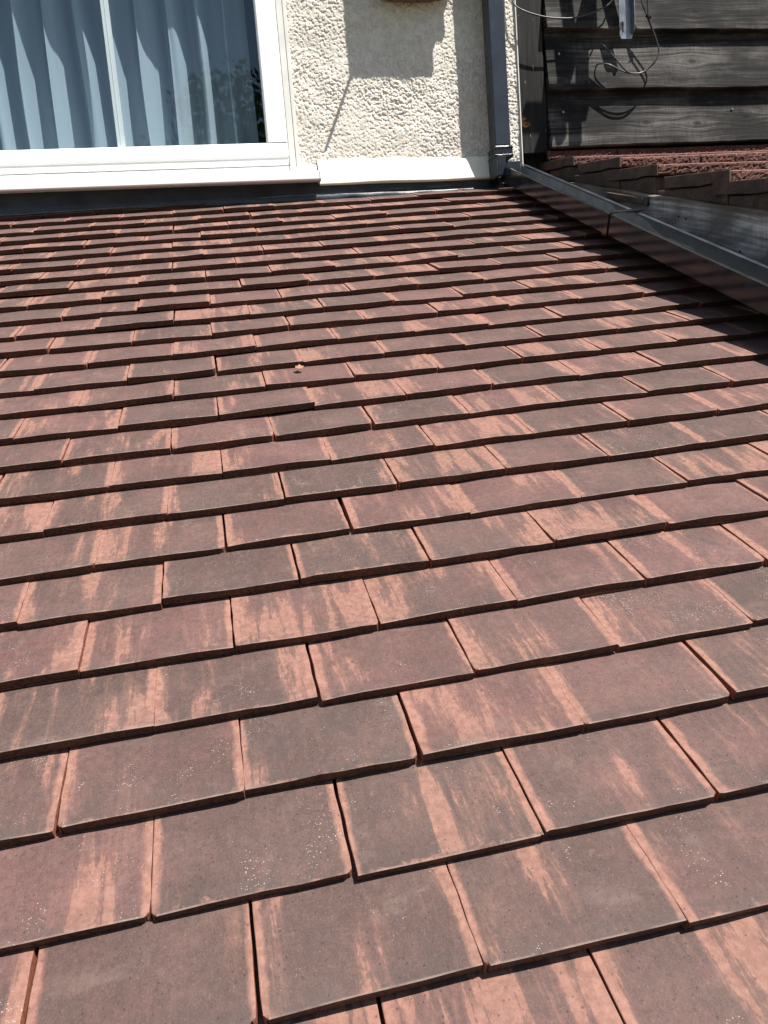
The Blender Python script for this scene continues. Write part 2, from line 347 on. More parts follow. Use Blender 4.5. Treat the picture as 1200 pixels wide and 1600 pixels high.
# ------------------------------------------------------------------ the lean-to roof
RM = Matrix(((0.9995, -0.0213, -0.0223), (0.0103, 0.9124, -0.4091), (0.0291, 0.4087, 0.9122))).to_4x4()   # roof frame -> world
def on_roof(u, v, h): return RM @ Vector((u, v, h))
roof = thing('tiled_roof', 'large roof of purple brown clay tiles with orange streaks below the white window', 'roof')
roof.matrix_world = RM; roof['kind'] = 'thing'
PITCH = 0.1665
OFF = {0: .0290, 1: .1182, 2: .0358, 3: .1202, 4: .0399, 5: .1272, 6: .0443, 7: .1332, 8: .050, 9: .139, 10: .0528, 11: .1449, 12: .0599, 13: .1466,
       14: .0618, 15: .1493, 16: .0672, 17: .1475, 18: .0643, 19: .148, 20: .066, 21: .1474, 22: .067, 23: .1544, 24: .0667, 25: .1521, 26: .068}
DV = {0: -.001, 1: -.001, 2: .003, 3: .001, 4: .001, 5: .002, 6: -.002, 7: -.002, 8: -.004, 9: -.005, 10: -.0067, 11: -.003, 12: -.008, 13: -.0075,
      14: -.0065, 15: -.009, 16: -.0048, 17: -.001, 18: 0, 19: .004, 20: .008, 21: .0115, 22: .015, 23: .0197, 24: .0275, 25: .0375, 26: .046}
def slope_frame():
    a = math.atan(0.0142/0.1); return math.cos(a), math.sin(a)
CA, SA = slope_frame()
T = 0.0135
def tile_mesh(u0, v0, r):
    """one clay tile in roof coordinates: cambered plate with softened arrises, chipped tail, squared sides"""
    W = 0.1648 + r.uniform(-.0010, .0006); L = 0.235
    xs = np.array([0, .0007, .0045, .02, .045, .07, .095, .12, .145, .1605, .1643, .165])/0.165*W
    ys = np.array([0, .0008, .004, .018, .04, .065, .09, .115, .15, L])
    camb = r.uniform(.0002, .0022); twist = r.gauss(0, .0020); lift = abs(r.gauss(0, .0015)); skew = r.gauss(0, .0055)
    xc = r.gauss(-.0007, .0008); ph = r.uniform(0, 99); wav = r.uniform(.0002, .0008)
    nx, ny = len(xs), len(ys); top = []; chips = [(c_, r.uniform(.0015, .0045)) for c_ in (0, 1) if r.random() < .35]
    for i, x in enumerate(xs):
        for j, y in enumerate(ys):
            X, Y = x, y
            z = -camb*(1-min(y/0.11, 1))**2 + twist*(x/W-.5)*(1-min(y/.2, 1)) + lift*(1-min(y/.2, 1))
            z += wav*math.sin(x*55+ph)*math.cos(y*30+ph*2) + xc*(4*(x/W-.5)**2)
            dmin = min(x, W-x, y)
            if dmin < .0005: z -= .00035
            if j <= 1:
                Y += (math.sin(x*80+ph)*.35+math.sin(x*190+ph*3)*.2)*.0004
                if r.random() < .06: Y += r.uniform(.0004, .0014)
            for c_, cs_ in chips:
                dc = math.hypot(x-c_*W, y)
                if dc < cs_*1.5: X += (1 if c_ == 0 else -1)*(cs_*1.5-dc)*.55; Y += (cs_*1.5-dc)*.5; z -= (cs_*1.5-dc)*.35
            if i <= 1 or i >= nx-2: X += (math.sin(y*120+ph+i)*.0004)
            top.append((X, Y, z))
    verts = list(top); faces = grid_faces(nx, ny); edge = [0.0]*len(faces)
    border = [i*ny for i in range(nx)] + [(nx-1)*ny+j for j in range(1, ny)] + [i*ny+ny-1 for i in range(nx-2, -1, -1)] + [j for j in range(ny-2, 0, -1)]
    # a second lower ring closes the plate, the tail face leans under
    base = len(verts); n = len(border)
    for k in border:
        X, Y, z = top[k]; verts.append((X, Y, z-.0005))
    for k in border:
        X, Y, z = top[k]; jj = k % ny
        verts.append((X, Y + (.0026 if jj == 0 else 0), z-T+.0007))
    for lay in range(2):
        for k in range(n):
            k2 = (k+1) % n
            a, b_ = (border[k], border[k2]) if lay == 0 else (base+k, base+k2)
            c, d = (base+k2, base+k) if lay == 0 else (base+n+k2, base+n+k)
            faces.append((b_, a, d, c))
            ja, jb = border[k] % ny, border[k2] % ny
            tail = (ja == 0 and jb == 0)
            edge.append((0.12 if lay == 0 else (1.0 if tail else 0.5)))
    faces.append(tuple(base+n+k for k in range(n))); edge.append(0.5)
    uvs = []; out = []
    for (x, y, z) in verts:
        uvs.append((x/W*0.165, y))
        Y = y*CA + z*SA*0; Z = z*CA - y*SA
        X = x - W/2; c, s = math.cos(skew), math.sin(skew)
        out.append((u0 + W/2 + X*c - Y*s, v0 + X*s + Y*c, Z))
    sc = (r.random(), r.random(), r.random())
    return out, faces, uvs, edge, sc
def tiles_object(name, items):
    V, F, UV, E, SC = [], [], [], [], []
    for (vv, ff, uu, ee, sc) in items:
        b0 = len(V); V += vv; F += [tuple(i+b0 for i in f) for f in ff]; UV += uu; E += ee; SC += [sc]*len(vv)
    me = bpy.data.meshes.new(name); me.from_pydata(V, [], F); me.update(); me.materials.append(M_tile)
    lo = np.empty(len(me.loops), dtype=np.int32); me.loops.foreach_get('vertex_index', lo)
    uvl = me.uv_layers.new(name='UVMap'); uvl.data.foreach_set('uv', np.array(UV, dtype=np.float32)[lo].ravel())
    a = me.attributes.new('seed', 'FLOAT_COLOR', 'POINT'); a.data.foreach_set('color', np.c_[np.array(SC), np.ones(len(SC))].astype(np.float32).ravel())
    e = me.attributes.new('edge', 'FLOAT', 'FACE'); e.data.foreach_set('value', np.array(E, dtype=np.float32))
    o = bpy.data.objects.new(name, me); COL.objects.link(o); o.parent = roof
    return o
CI = cam.matrix_world.inverted()
def in_view(p):
    q = CI @ p
    if q.z > -0.05: return False, 9
    k = cam_d.lens/32; x = q.x/-q.z*k; y = q.y/-q.z*k
    return abs(x) < .375 and abs(y) < .5, -q.z
cand = []
rr = random.Random(5)
for k in range(-6, 27):
    off = OFF.get(k, .029 if k % 2 == 0 else .117); v = 0.1*k + DV.get(k, 0)
    c0 = -int((2.3+off)/PITCH)
    for c in range(c0, 9):
        u = off + c*PITCH + rr.gauss(0, .0009)
        if u < -2.3 or u > 1.40: continue
        dv = rr.gauss(0, .0012)
        it = tile_mesh(u+0.0008, v+dv, rr)
        # how large the exposed face shows: sampled share inside the frame over squared distance
        cnt = 0; dist = 9; cu = 0
        for a in (.01, .05, .083, .12, .155):
            for b_ in (.01, .05, .09):
                P = on_roof(u+a, v+b_, 0); ok, d = in_view(P)
                if ok and u+a < 1.31: cnt += 1; dist = min(dist, d)
        cand.append((cnt/dist**3 if cnt else 0, it))
cand.sort(key=lambda t: -t[0])
LOOK = ((0.17, 'charcoal tinted plain tile'), (1.0, None))
for s_, it in cand[:100]:
    tiles_object('roof_tile', [it])
oth = tiles_object('roof_tiles', [it for s_, it in cand[100:]]); oth['kind'] = 'stuff'
m = MB(); m.box(-2.35, 1.43, -.55, 2.70, -.060, -.042); m.build('underlay', M_batten, roof)

# dark flashing dressed up the wall and over the top course
m = MB()
xs = np.linspace(-2.35, 1.27, 130); V = []
prof = [(2.649, .0016), (2.6492, .0042), (2.662, .0040), (2.672, .006)]
for x in xs:
    wv = .0022*math.sin(x*9)+.0012*math.sin(x*31+1)+.0008*math.sin(x*77)
    for (v_, h_) in prof: V.append((x, v_+wv*.8+RNG.randn()*.0004, h_+abs(wv)*.4))
F = grid_faces(len(xs), 4)
fl = mesh_obj('flashing', V, F, M_leadedge, roof, True)

# ------------------------------------------------------------------ the house wall with its window
YW = 2.44
wall = thing('house_wall', 'cream roughcast house wall with a white framed window above the tiled roof', 'wall', (0, YW, 0))
wall['kind'] = 'thing'
def wl(o): o.parent = wall; o.matrix_parent_inverse = wall.matrix_world.inverted(); return o
bpy.context.view_layer.update()
def roughcast(x0, x1, z0, z1, fine, name, seed):
    xs = np.linspace(x0, x1, int((x1-x0)/fine[0])); zs = np.linspace(z0, z1, int((z1-z0)/fine[1]))
    X, Z = np.meshgrid(xs, zs, indexing='ij')
    wx = X + .0016*fbm(X*60, Z*60, 3); wz = Z + .0016*fbm(X*60+9, Z*60, 5)
    N1 = np.minimum(nodules(wx, wz, .0088, seed), .50); N2 = nodules(wx+.3, wz, .0042, seed+1)
    H = .0062*N1 + .0016*N2 + .0040*fbm(X*9, Z*9, seed+2, 3) + .0012*fbm(X*120, Z*120, 7)
    pit = np.clip(fbm(X*150+4, Z*150, 77, 2)-.42, 0, 1); H = H - .016*pit
    H *= np.clip(.85 + .7*fbm(X*5, Z*5, 21, 2), .5, 1.2)
    V = np.stack([X, YW+.006-H, Z], -1).reshape(-1, 3)
    return wl(mesh_obj(name, V.tolist(), grid_faces(len(xs), len(zs)), M_render, None, True))
roughcast(.540, 1.351, 1.175, 1.83, (.0018, .0018), 'roughcast', 1)
m = MB(); m.box(.540, 1.351, YW+.006, YW+.25, .9, 1.83); m.box(.540, 1.351, YW+.002, YW+.25, 1.834, 3.4)
m.box(-3.2, .538, YW+.002, YW+.25, 2.13, 3.4); m.box(-3.2, -2.2, YW+.002, YW+.25, -2.4, 2.126)
m.box(-2.196, 1.351, YW+.012, YW+.25, -2.4, 1.130)
wl(m.build('masonry', M_render))
m = MB(); m.box(1.3515, 1.3545, YW-.004, YW+.01, 1.175, 3.0); wl(m.build('render_stop_bead', M_upvc2))
# cream fillet along the foot of the wall
xs = np.linspace(.602, 1.262, 200); V = []
for x in xs:
    e = .010*float(perlin(np.array(x*7.0), np.array(0.5), 61)) + .005*float(perlin(np.array(x*34.0), np.array(0.5), 62)) + .0022*float(perlin(np.array(x*120.0), np.array(0.5), 63))
    pr = [(YW+.004, 1.222+e), (YW-.008, 1.212+e*.8), (YW-.014, 1.196+e*.4), (YW-.022, 1.165), (YW-.030, 1.140+.0015*math.sin(x*17)), (YW-.030, 1.135+.0015*math.sin(x*17)), (YW+.01, 1.133)]
    V += [(x, a, b_) for a, b_ in pr]
wl(mesh_obj('mortar_fillet', V, grid_faces(len(xs), 7, True), M_band, None, True))
# dark upstand of the flashing under sill and fillet
m = MB(); xs = np.linspace(-2.3, 1.27, 160); V = []
for x in xs:
    for j, (y, z) in enumerate([(2.420, 1.064+.0242*(x+.45)/1.7+.006), (2.416, 1.085+.02*(x+.45)/1.7), (2.4255, 1.105), (2.428, 1.15)]):
        V.append((x, y + .003*math.sin(x*13+j)*.5+.0015*math.sin(x*47+j*2), z))
wl(mesh_obj('upstand_flashing', V, grid_faces(len(xs), 4), M_lead, None, True))

# window: frame (mesh) with sub-parts
m = MB()
YF = 2.418
GZ = 1.278; GX = .434; FB = 1.205; FX = .5045; ZT = 2.07; XL = -2.10
rail = [(YF+.028, GZ), (YF+.006, GZ), (YF, GZ-.005), (YF, GZ-.044), (YF+.004, GZ-.050), (YF+.006, FB+.006), (YF+.009, FB), (YF+.028, FB)]
m.prism(rail, 'x', XL, FX)
stile = [(GX, YF+.0275), (GX, YF+.006), (GX+.005, YF+.0003), (FX-.004, YF+.0003), (FX, YF+.004), (FX, YF+.0275)]
m.prism(stile, 'z', GZ-.0, ZT)
m.prism([(FX-.001-.0, YF+.027), (FX-.001, YF+.010), (GX, YF+.010), (GX, YF+.027)], 'z', FB+.001, GZ)
m.box(XL, XL+.07, YF+.0005, YF+.027, GZ+.0005, ZT); m.box(XL, FX, YF-.0005, YF+.0285, ZT+.0005, ZT+.07)
win = wl(m.build('window', M_upvc, bevel=.0012))
win['label'] = 'wide white uPVC window with sheer curtains behind the glass'
def sub(o): o.parent = win; o.matrix_parent_inverse = win.matrix_world.inverted(); return o
bpy.context.view_layer.update()
m = MB(); m.box(FX+.0015, .5265, 2.4215, 2.45, 1.176, 2.14); m.box(.5285, .5405, 2.424, 2.45, 1.176, 2.14)
sub(m.build('edge_trim', M_upvc2, bevel=.0015))
m = MB(); m.prism([(2.370, 1.140), (2.366, 1.143), (2.366, 1.166), (2.370, 1.170), (2.428, 1.182), (2.428, 1.203), (2.448, 1.203), (2.448, 1.148), (2.376, 1.140)], 'x', -2.25, .5975)
m.prism([(2.3675, 1.1385), (2.3645, 1.142), (2.3645, 1.168), (2.369, 1.172), (2.430, 1.184), (2.430, 1.138)], 'x', .5980, .6030)
sub(m.build('sill', M_upvc, bevel=.001))
m = MB(); m.box(XL+.05, GX+.004, 2.4365, 2.4395, GZ-.006, ZT+.01); sub(m.build('pane', M_glass))
m = MB(); m.box(-.0600, -.0345, 2.447, 2.463, GZ-.01, ZT); m.box(-.0485, -.0455, 2.4455, 2.447, GZ-.01, ZT)
sub(m.build('glazing_bar', M_upvc, bevel=.002))
m = MB(); m.box(XL-.2, 3.0, 5.0, 5.02, .2, 3.2); m.box(XL-.22, XL-.2, YW+.26, 5.0, .2, 3.2); m.box(3.0, 3.02, YW+.26, 5.0, .2, 3.2)
m.box(XL-.2, 3.0, YW+.26, 5.0, .18, .2); m.box(XL-.2, 3.0, YW+.26, 5.0, 3.2, 3.22); wl(m.build('room_shell', M_room))
m = MB(); m.box(XL, FX+.03, YW+.012, YW+.16, 1.131, GZ-.016); m.box(FX+.0, FX+.034, YW+.022, YW+.25, GZ-.016, ZT+.06)
wl(m.build('window_reveal', M_upvc2))

# curtain hanging in the room
xs = np.linspace(-1.6, .405, 520); zs = np.linspace(1.12, 2.5, 46); X, Z = np.meshgrid(xs, zs, indexing='ij')
ph = X*2*np.pi/.098 + 2.2*perlin(X*3.1, X*0+.5, 4) + .25*(Z-1.3)
fold = np.cos(ph); fold = np.sign(fold)*np.abs(fold)**.8
amp = .040*(1+.6*perlin(X*8, X*0+3, 8))
XX = X + .016*np.sin(ph*1.0+1.2) - .05*(1.6-Z)*0 + .02*perlin(X*5, Z*1.5, 9)
YY = 2.60 + amp*fold + .010*np.cos(ph*2.3+2*Z) + .012*perlin(X*9, Z*2.2, 14) + .02*(Z-1.2)*perlin(X*4, X*0+1, 3)
tag(mesh_obj('curtain', np.stack([XX, YY, Z], -1).reshape(-1, 3).tolist(), grid_faces(len(xs), len(zs)), M_curt, None, True),
    'pleated sheer pale blue curtain hanging behind the window glass', 'curtain')

# ------------------------------------------------------------------ downpipe and gutter
pipe = thing('downpipe', 'square dark grey downpipe running down the cream wall into the gutter', 'downpipe', (1.248, 2.375, 1.2))
def pp(o, p=pipe): o.parent = p; o.matrix_parent_inverse = p.matrix_world.inverted(); return o
bpy.context.view_layer.update()
m = MB(); m.box(1.2195, 1.2785, 2.347, 2.412, 1.225, 3.3); pp(m.build('pipe', M_pipe, bevel=.006, seg=3))
m = MB(); m.box(1.2150, 1.2830, 2.343, 2.416, 1.186, 1.226); pp(m.build('pipe_socket', M_black, bevel=.004, seg=3))
m = MB(); m.box(1.2130, 1.2850, 2.3405, 2.418, 1.2165, 1.2225); m.box(1.2130, 1.2850, 2.3405, 2.418, 1.190, 1.197); pp(m.build('socket_ring', M_black, bevel=.0028, seg=3))
m = MB(); m.box(1.225, 1.273, 2.412, 2.445, 2.2, 2.235); pp(m.build('pipe_clip', M_black, bevel=.003))

gut = thing('gutter', 'square dark grey plastic gutter running down the right edge of the tiled roof', 'gutter', on_roof(1.35, 1.0, .05))
gut.rotation_euler = (0, 0, 0); bpy.context.view_layer.update()
def gp(o): o.parent = gut; o.matrix_parent_inverse = gut.matrix_world.inverted(); return o
UG = 1.297
def hb(v): return .020 + (2.5-v)*.0235
vs = np.linspace(-.7, 2.612, 60)
def gsweep(prof, vs_, name, mat, closed=True, bevel=0.0):
    V = []; n = len(prof)
    for v in vs_:
        for (a, h) in prof: V.append(on_roof(UG+a, v, hb(v)+h))
    k = len(vs_); F = []
    for i in range(k-1):
        for j in range(n if closed else n-1):
            F.append((i*n+j, i*n+(j+1) % n, (i+1)*n+(j+1) % n, (i+1)*n+j))
    if closed: F += [tuple(range(n))[::-1], tuple((k-1)*n+j for j in range(n))]
    o = mesh_obj(name, V, F, mat); fix(o)
    if bevel:
        b = o.modifiers.new('bevel', 'BEVEL'); b.width = bevel; b.segments = 2; b.limit_method = 'ANGLE'
    return gp(o)
gsweep([(0, .0), (0, .052), (.0018, .054), (.0075, .054), (.0085, .052), (.0085, .048), (.0028, .047), (.0028, .002)], vs, 'front_face', M_pvc)
gsweep([(.0030, .0), (.0030, .0028), (.0815, .0028), (.0815, .044), (.0850, .049), (.0890, .049), (.0890, 0)], vs, 'channel', M_pvcin)
uv_ = [1.748, 1.773]
gsweep([(-.0034, -.004), (-.0034, .055), (.0, .0570), (.010, .0570), (.0105, .0545), (-.0004, .0545), (-.0004, -.0004), (.092, -.0004), (.092, -.004)], uv_, 'union_clip', M_black)
gsweep([(.0106, .0552), (.0106, .0575), (.096, .0575), (.096, .0552)], [1.7495, 1.7715], 'clip_strap', M_black)
m = MB(); m.box(1.2155, 1.2475, 2.318, 2.4185, 1.118, 1.190); m.box(1.247, 1.33, 2.400, 2.4185, 1.128, 1.188)
gp(m.build('outlet_box', M_pvc, bevel=.004, seg=3))

# ------------------------------------------------------------------ boarded neighbour wall
KN = [(1.844, 1.3174, .012), (2.051, 1.311, .013), (2.256, 1.333, .014), (2.037, 1.53, .013), (2.053, 1.70, .012), (1.950, 1.465, .007), (1.56, 1.36, .006)]
M_board = wood_material('weathered_black_board', (0.010, 0.0097, 0.0095), (0.122, 0.116, 0.110), KN)
M_barge = wood_material('grey_bargeboard_wood', (0.15, 0.138, 0.13), (0.78, 0.72, 0.69), [], axis_x=False, tilt=-.30, grain=70)
bw = thing('boarded_wall', 'neighbouring wall of weathered black feather edge boards right of the downpipe', 'wall', (1.45, 2.46, 1.2))
bw['kind'] = 'thing'; bpy.context.view_layer.update()
def bp(o): o.parent = bw; o.matrix_parent_inverse = bw.matrix_world.inverted(); return o
m = MB(); xs = [1.3545, 1.36, 1.41, 1.457, 1.4635]; V = []
zz = np.linspace(1.228, 3.3, 60)
for z in zz:
    bul = .003*math.sin(z*7) + .002*math.sin(z*19)
    V += [(1.3547, 2.52, z), (1.3547, 2.462, z), (1.36, 2.457, z), (1.457+bul, 2.457, z), (1.4635+bul, 2.462, z), (1.4635+bul, 2.52, z)]
F = grid_faces(60, 6); F.append(tuple(range(6)))
bp(mesh_obj('corner_post', V, F, M_post)); 
for i, zb in enumerate([1.237, 1.435, 1.637, 1.838, 2.04, 2.24, 2.44, 2.64, 2.84]):
    xs = np.linspace(1.4665, 4.6, 190); r_ = random.Random(i*7+3); p1, p2 = r_.uniform(0, 9), r_.uniform(0, 9)
    cols = []
    for x in xs:
        wb = .0032*math.sin(x*2.6+p1)+.0014*math.sin(x*9+p2)+.0007*math.sin(x*41+p1); wy = .003*math.sin(x*3.1+p2)
        z0 = zb+wb; z1 = zb+.222
        cols += [(x, 2.475, z0+.001), (x, 2.433+wy, z0), (x, 2.4305+wy, z0+.003)]
        for q in (.05, .10, .15): cols.append((x, 2.4305+wy*(1-q*4)+q*.165, z0+q))
        cols += [(x, 2.4665, z1), (x, 2.480, z1)]
    F = grid_faces(len(xs), 8, True); F.append(tuple(range(8)))
    o = mesh_obj('board', cols, F, M_board); fix(o); bp(o)
m = MB(); m.box(1.3547, 4.6, 2.53, 2.6, .3, 3.3); bp(m.build('wall_backing', M_batten))
for (x, z) in ((1.520, 1.362), (1.513, 1.56), (2.20, 1.36)):
    m = MB(); m.tube([(x, 2.4515, z), (x, 2.444, z)], .0042, 8); bp(m.build('nail', M_galv))

# ------------------------------------------------------------------ neighbour roof
nr = thing('neighbour_roof', 'small roof of thick dark red sand faced tiles under the black boards', 'roof', (1.46, 1.9, 1.0))
nr['kind'] = 'thing'; bpy.context.view_layer.update()
def npar(o): o.parent = nr; o.matrix_parent_inverse = nr.matrix_world.inverted(); return o
TY = [2.444, 2.233, 1.899, 1.681, 1.345, 1.115, .79, .55, .22]; TZ = [1.229, 1.153, 1.062, .983, .884, .812, .715, .642, .545]
XV = 1.460; TH = .0290; SL = .190
for i, (y0, z0) in enumerate(zip(TY, TZ)):
    xs = np.arange(XV+.001, 4.4, .0055); hs = np.linspace(0, 1, 8)
    Lr = .30 if i else .02
    X, Hh = np.meshgrid(xs, hs, indexing='ij')
    g = .0062*nodules(X, Hh*TH, .0058, 30+i) + .0025*fbm(X*160, Hh*6, 40+i)
    jt = np.abs(((X-1.46+(i % 2)*.13) % .265)-.0)  # joint notches
    notch = np.clip(1-jt/.004, 0, 1)*.006
    wv = .0030*fbm(X*2.2, X*0+i, 50+i, 2)
    Y = y0 - g + notch; Zt = z0 + wv - Hh*TH
    Y[:, 0] = y0 + .0035; Y[:, 1] = y0 - .001 + notch[:, 1]; Zt[:, 1] = Zt[:, 0] - .0028; Y[:, -1] = y0
    V = np.stack([X, Y, Zt], -1).reshape(-1, 3).tolist(); F = grid_faces(len(xs), 8, True); nb = len(V); n = len(xs)
    for x, q in zip(xs, wv[:, 0]): V += [(x, y0+Lr, z0+q+SL*Lr), (x, y0+Lr, z0+q+SL*Lr-TH)]
    for a in range(n-1):
        F.append((a*8, (a+1)*8, nb+2*(a+1), nb+2*a)); F.append((a*8+7, nb+2*a+1, nb+2*(a+1)+1, (a+1)*8+7)); F.append((nb+2*a, nb+2*a+2, nb+2*a+3, nb+2*a+1))
    fm = [1 if (a < (n-1)*7 and a % 7 == 0) else (1 if a >= (n-1)*7 and (a-(n-1)*7) % 3 == 0 else 0) for a in range(len(F))]
    o = npar(mesh_obj('tile_course', V, F, None, mats=[M_sand, M_arris], fmat=fm))
    # squared verge tile end, smooth side
    if True:
        q = wv[0, 0]; m = MB(); L2 = Lr+.0
        r_ = random.Random(90+i)
        pts = [(y0-.002, z0+q+.0006), (y0+L2, z0+q+SL*L2+.0006), (y0+L2, z0+q+SL*L2-TH), (y0+.20, z0+q+SL*.2-TH-.001), (y0+.13, z0+q+SL*.13-TH-r_.uniform(0, .004)), (y0+.07, z0+q+SL*.07-TH+.002), (y0-.001, z0+q-TH-.001)]
        if i == 0: pts = pts[:3]+pts[-1:]
        m.prism(pts, 'x', XV-.004, XV+.002)
        npar(m.build('verge_tile', M_verge, bevel=.0015))
        # under tile below, each set a little back with an open joint
        if i:
            a0, a1 = y0+.018, TY[i-1]+.012
            def bt(y): return .9065 + (y-1.686)*.300 - .004
            ztop = lambda y: z0+q+SL*(y-y0)-TH-.0035
            m = MB()
            pts = [(a0, ztop(a0)), (a0+.06, ztop(a0+.06)+.0025), (a0+.14, ztop(a0+.14)-.002), (a1, ztop(a1)-.001), (a1, bt(a1)), (a0, bt(a0))]
            m.prism(pts, 'x', XV+.003, XV+.05); npar(m.build('undercloak_tile', M_verge, bevel=.003))
m = MB()
m.prism([(2.6, .9065+.914*.3-.02), (2.6, 1.20), (.2, .9065-1.486*.3+.01), (.2, .9065-1.486*.3-.02)], 'x', XV+.051, XV+.12); npar(m.build('mortar_bed', M_batten))
m = MB(); ys = np.linspace(-.2, 2.43, 80); V = []
for y in ys:
    zt = .9035 + (y-1.686)*.3 + .0018*math.sin(y*21)
    V += [(1.4370, y, zt-.24), (1.4370, y, zt-.003), (1.4395, y, zt), (1.462, y, zt), (1.462, y, zt-.24)]
F = [(i*5+j, i*5+(j+1) % 5, (i+1)*5+(j+1) % 5, (i+1)*5+j) for i in range(79) for j in range(5)] + [tuple(range(5))]
o = mesh_obj('bargeboard', V, F, M_barge); fix(o); npar(o)
for (y, z) in ((1.540, .815), (1.505, .802), (1.275, .682)):
    m = MB(); m.tube([(1.440, y, z), (1.4362, y, z)], .0036, 8); npar(m.build('nail', M_batten))
# dark strip shaped as tile shadow on the gutter back, plus added sun-blocking tray
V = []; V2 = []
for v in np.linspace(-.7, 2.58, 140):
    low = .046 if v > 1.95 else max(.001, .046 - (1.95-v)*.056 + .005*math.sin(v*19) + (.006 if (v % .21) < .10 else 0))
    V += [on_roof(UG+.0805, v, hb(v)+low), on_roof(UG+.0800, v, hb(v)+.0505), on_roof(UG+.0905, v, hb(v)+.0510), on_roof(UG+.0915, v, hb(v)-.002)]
    C_ = on_roof(UG+.086, v, hb(v)-.006); V2 += [C_, (1.4362, C_.y, C_.z), (1.4365, C_.y, C_.z+.02)]
npar(mesh_obj('tile_shadow_strip', V, grid_faces(140, 4), M_lead))
npar(mesh_obj('sun_block_tray', V2, grid_faces(140, 3), M_batten))
# short cut batten end poking out over the bargeboard
m = MB(); m.prism([(1.700, .899), (1.930, .968), (1.930, .950), (1.700, .880)], 'x', 1.424, 1.4362); npar(m.build('batten_end', M_verge, bevel=.002))
m = MB(); m.prism([(1.690, .902), (1.6985, .904), (1.6985, .878), (1.690, .874)], 'x', 1.421, 1.4362); npar(m.build('batten_cap', M_black, bevel=.002))

# ------------------------------------------------------------------ aerial bracket, cables, box on the wall, leaf
br = thing('aerial_bracket', 'galvanised steel angle bracket screwed to the black boards at the top edge', 'bracket', (1.75, 2.41, 1.7))
bpy.context.view_layer.update()
def brp(o): o.parent = br; o.matrix_parent_inverse = br.matrix_world.inverted(); return o
m = MB(); m.prism([(1.7285, 2.1), (1.7285, 1.603), (1.734, 1.592), (1.773, 1.592), (1.7785, 1.604), (1.7785, 2.1)], 'y', 2.402, 2.405)
brp(m.build('plate', M_galv, bevel=.0008))
m = MB(); m.prism([(2.4018, 2.1), (2.4018, 1.606), (2.384, 1.616), (2.380, 1.63), (2.380, 2.1)], 'x', 1.7755, 1.7785); brp(m.build('flange', M_galv, bevel=.0006))
m = MB(); m.tube([(1.741, 2.402, 1.647), (1.741, 2.399, 1.647)], .0080, 16); m.tube([(1.741, 2.399, 1.647), (1.741, 2.392, 1.647)], .0045, 6); brp(m.build('screw', M_galv))
m = MB(); m.box(1.7385, 1.7435, 2.4008, 2.4025, 1.615, 1.637); brp(m.build('slot', M_batten))
def bar(p, q, r_): 
    m = MB(); m.tube([p, q], r_, 12); return m
D = .26
brp(bar((1.500+D*1.02, YW-D, 1.27+D*2.55), (1.575+D*1.02, YW-D, 1.95+D*2.55), .021).build('mast', M_galv, smooth=False))
D = .20
brp(bar((1.548+D*1.02, YW-D, 1.23+D*2.55), (1.690+D*1.02, YW-D, 1.98+D*2.55), .023).build('mast', M_galv))
m = MB(); m.box(1.735, 1.775, 2.12, 2.40, 2.02, 2.06); m.box(1.66, 1.90, 2.155, 2.185, 2.06, 2.10); brp(m.build('arm', M_galv, bevel=.002))

c1 = spline([(1.325, 2.435, 1.80), (1.3385, 2.42, 1.722), (1.3682, 2.405, 1.6883), (1.4428, 2.40, 1.6654), (1.5143, 2.40, 1.6600), (1.5748, 2.402, 1.6652), (1.6485, 2.405, 1.6883), (1.70, 2.405, 1.716), (1.735, 2.40, 1.78)])
m = MB(); m.tube(c1, .0028, 8); tag(m.build('cable', M_cable, smooth=True), 'thin grey cable sagging across the black corner post near the top edge', 'cable')
c2 = spline([(1.812, 2.41, 1.80), (1.8197, 2.41, 1.7244), (1.8429, 2.41, 1.6647), (1.8733, 2.408, 1.585), (1.880, 2.404, 1.5524), (1.8639, 2.40, 1.5156), (1.8276, 2.40, 1.4855), (1.782, 2.40, 1.4741), (1.7323, 2.402, 1.4845), (1.6883, 2.41, 1.5088), (1.659, 2.425, 1.5177), (1.655, 2.447, 1.520)])
c3 = spline([(1.838, 2.40, 1.80), (1.8391, 2.40, 1.7201), (1.8423, 2.40, 1.6605), (1.8724, 2.397, 1.5703), (1.8695, 2.394, 1.5314), (1.8171, 2.392, 1.4798), (1.7717, 2.392, 1.4717), (1.7397, 2.393, 1.4851), (1.6919, 2.395, 1.5373), (1.6563, 2.40, 1.5739), (1.6367, 2.412, 1.5719), (1.6313, 2.430, 1.5592), (1.632, 2.447, 1.552)])
m = MB(); m.tube(c2, .0027, 8); m.tube(c3, .0030, 8)
cb = tag(m.build('cable', M_cable, smooth=True), 'doubled loop of grey cable hanging on the black boards right of the steel bracket', 'cable')
m = MB(); m.tube([(1.840, 2.410, 1.672), (1.846, 2.396, 1.660)], .0062, 8); m.tube([(1.846, 2.397, 1.668), (1.834, 2.393, 1.662)], .0016, 6)
o = m.build('cable_tie', M_black); o.parent = cb

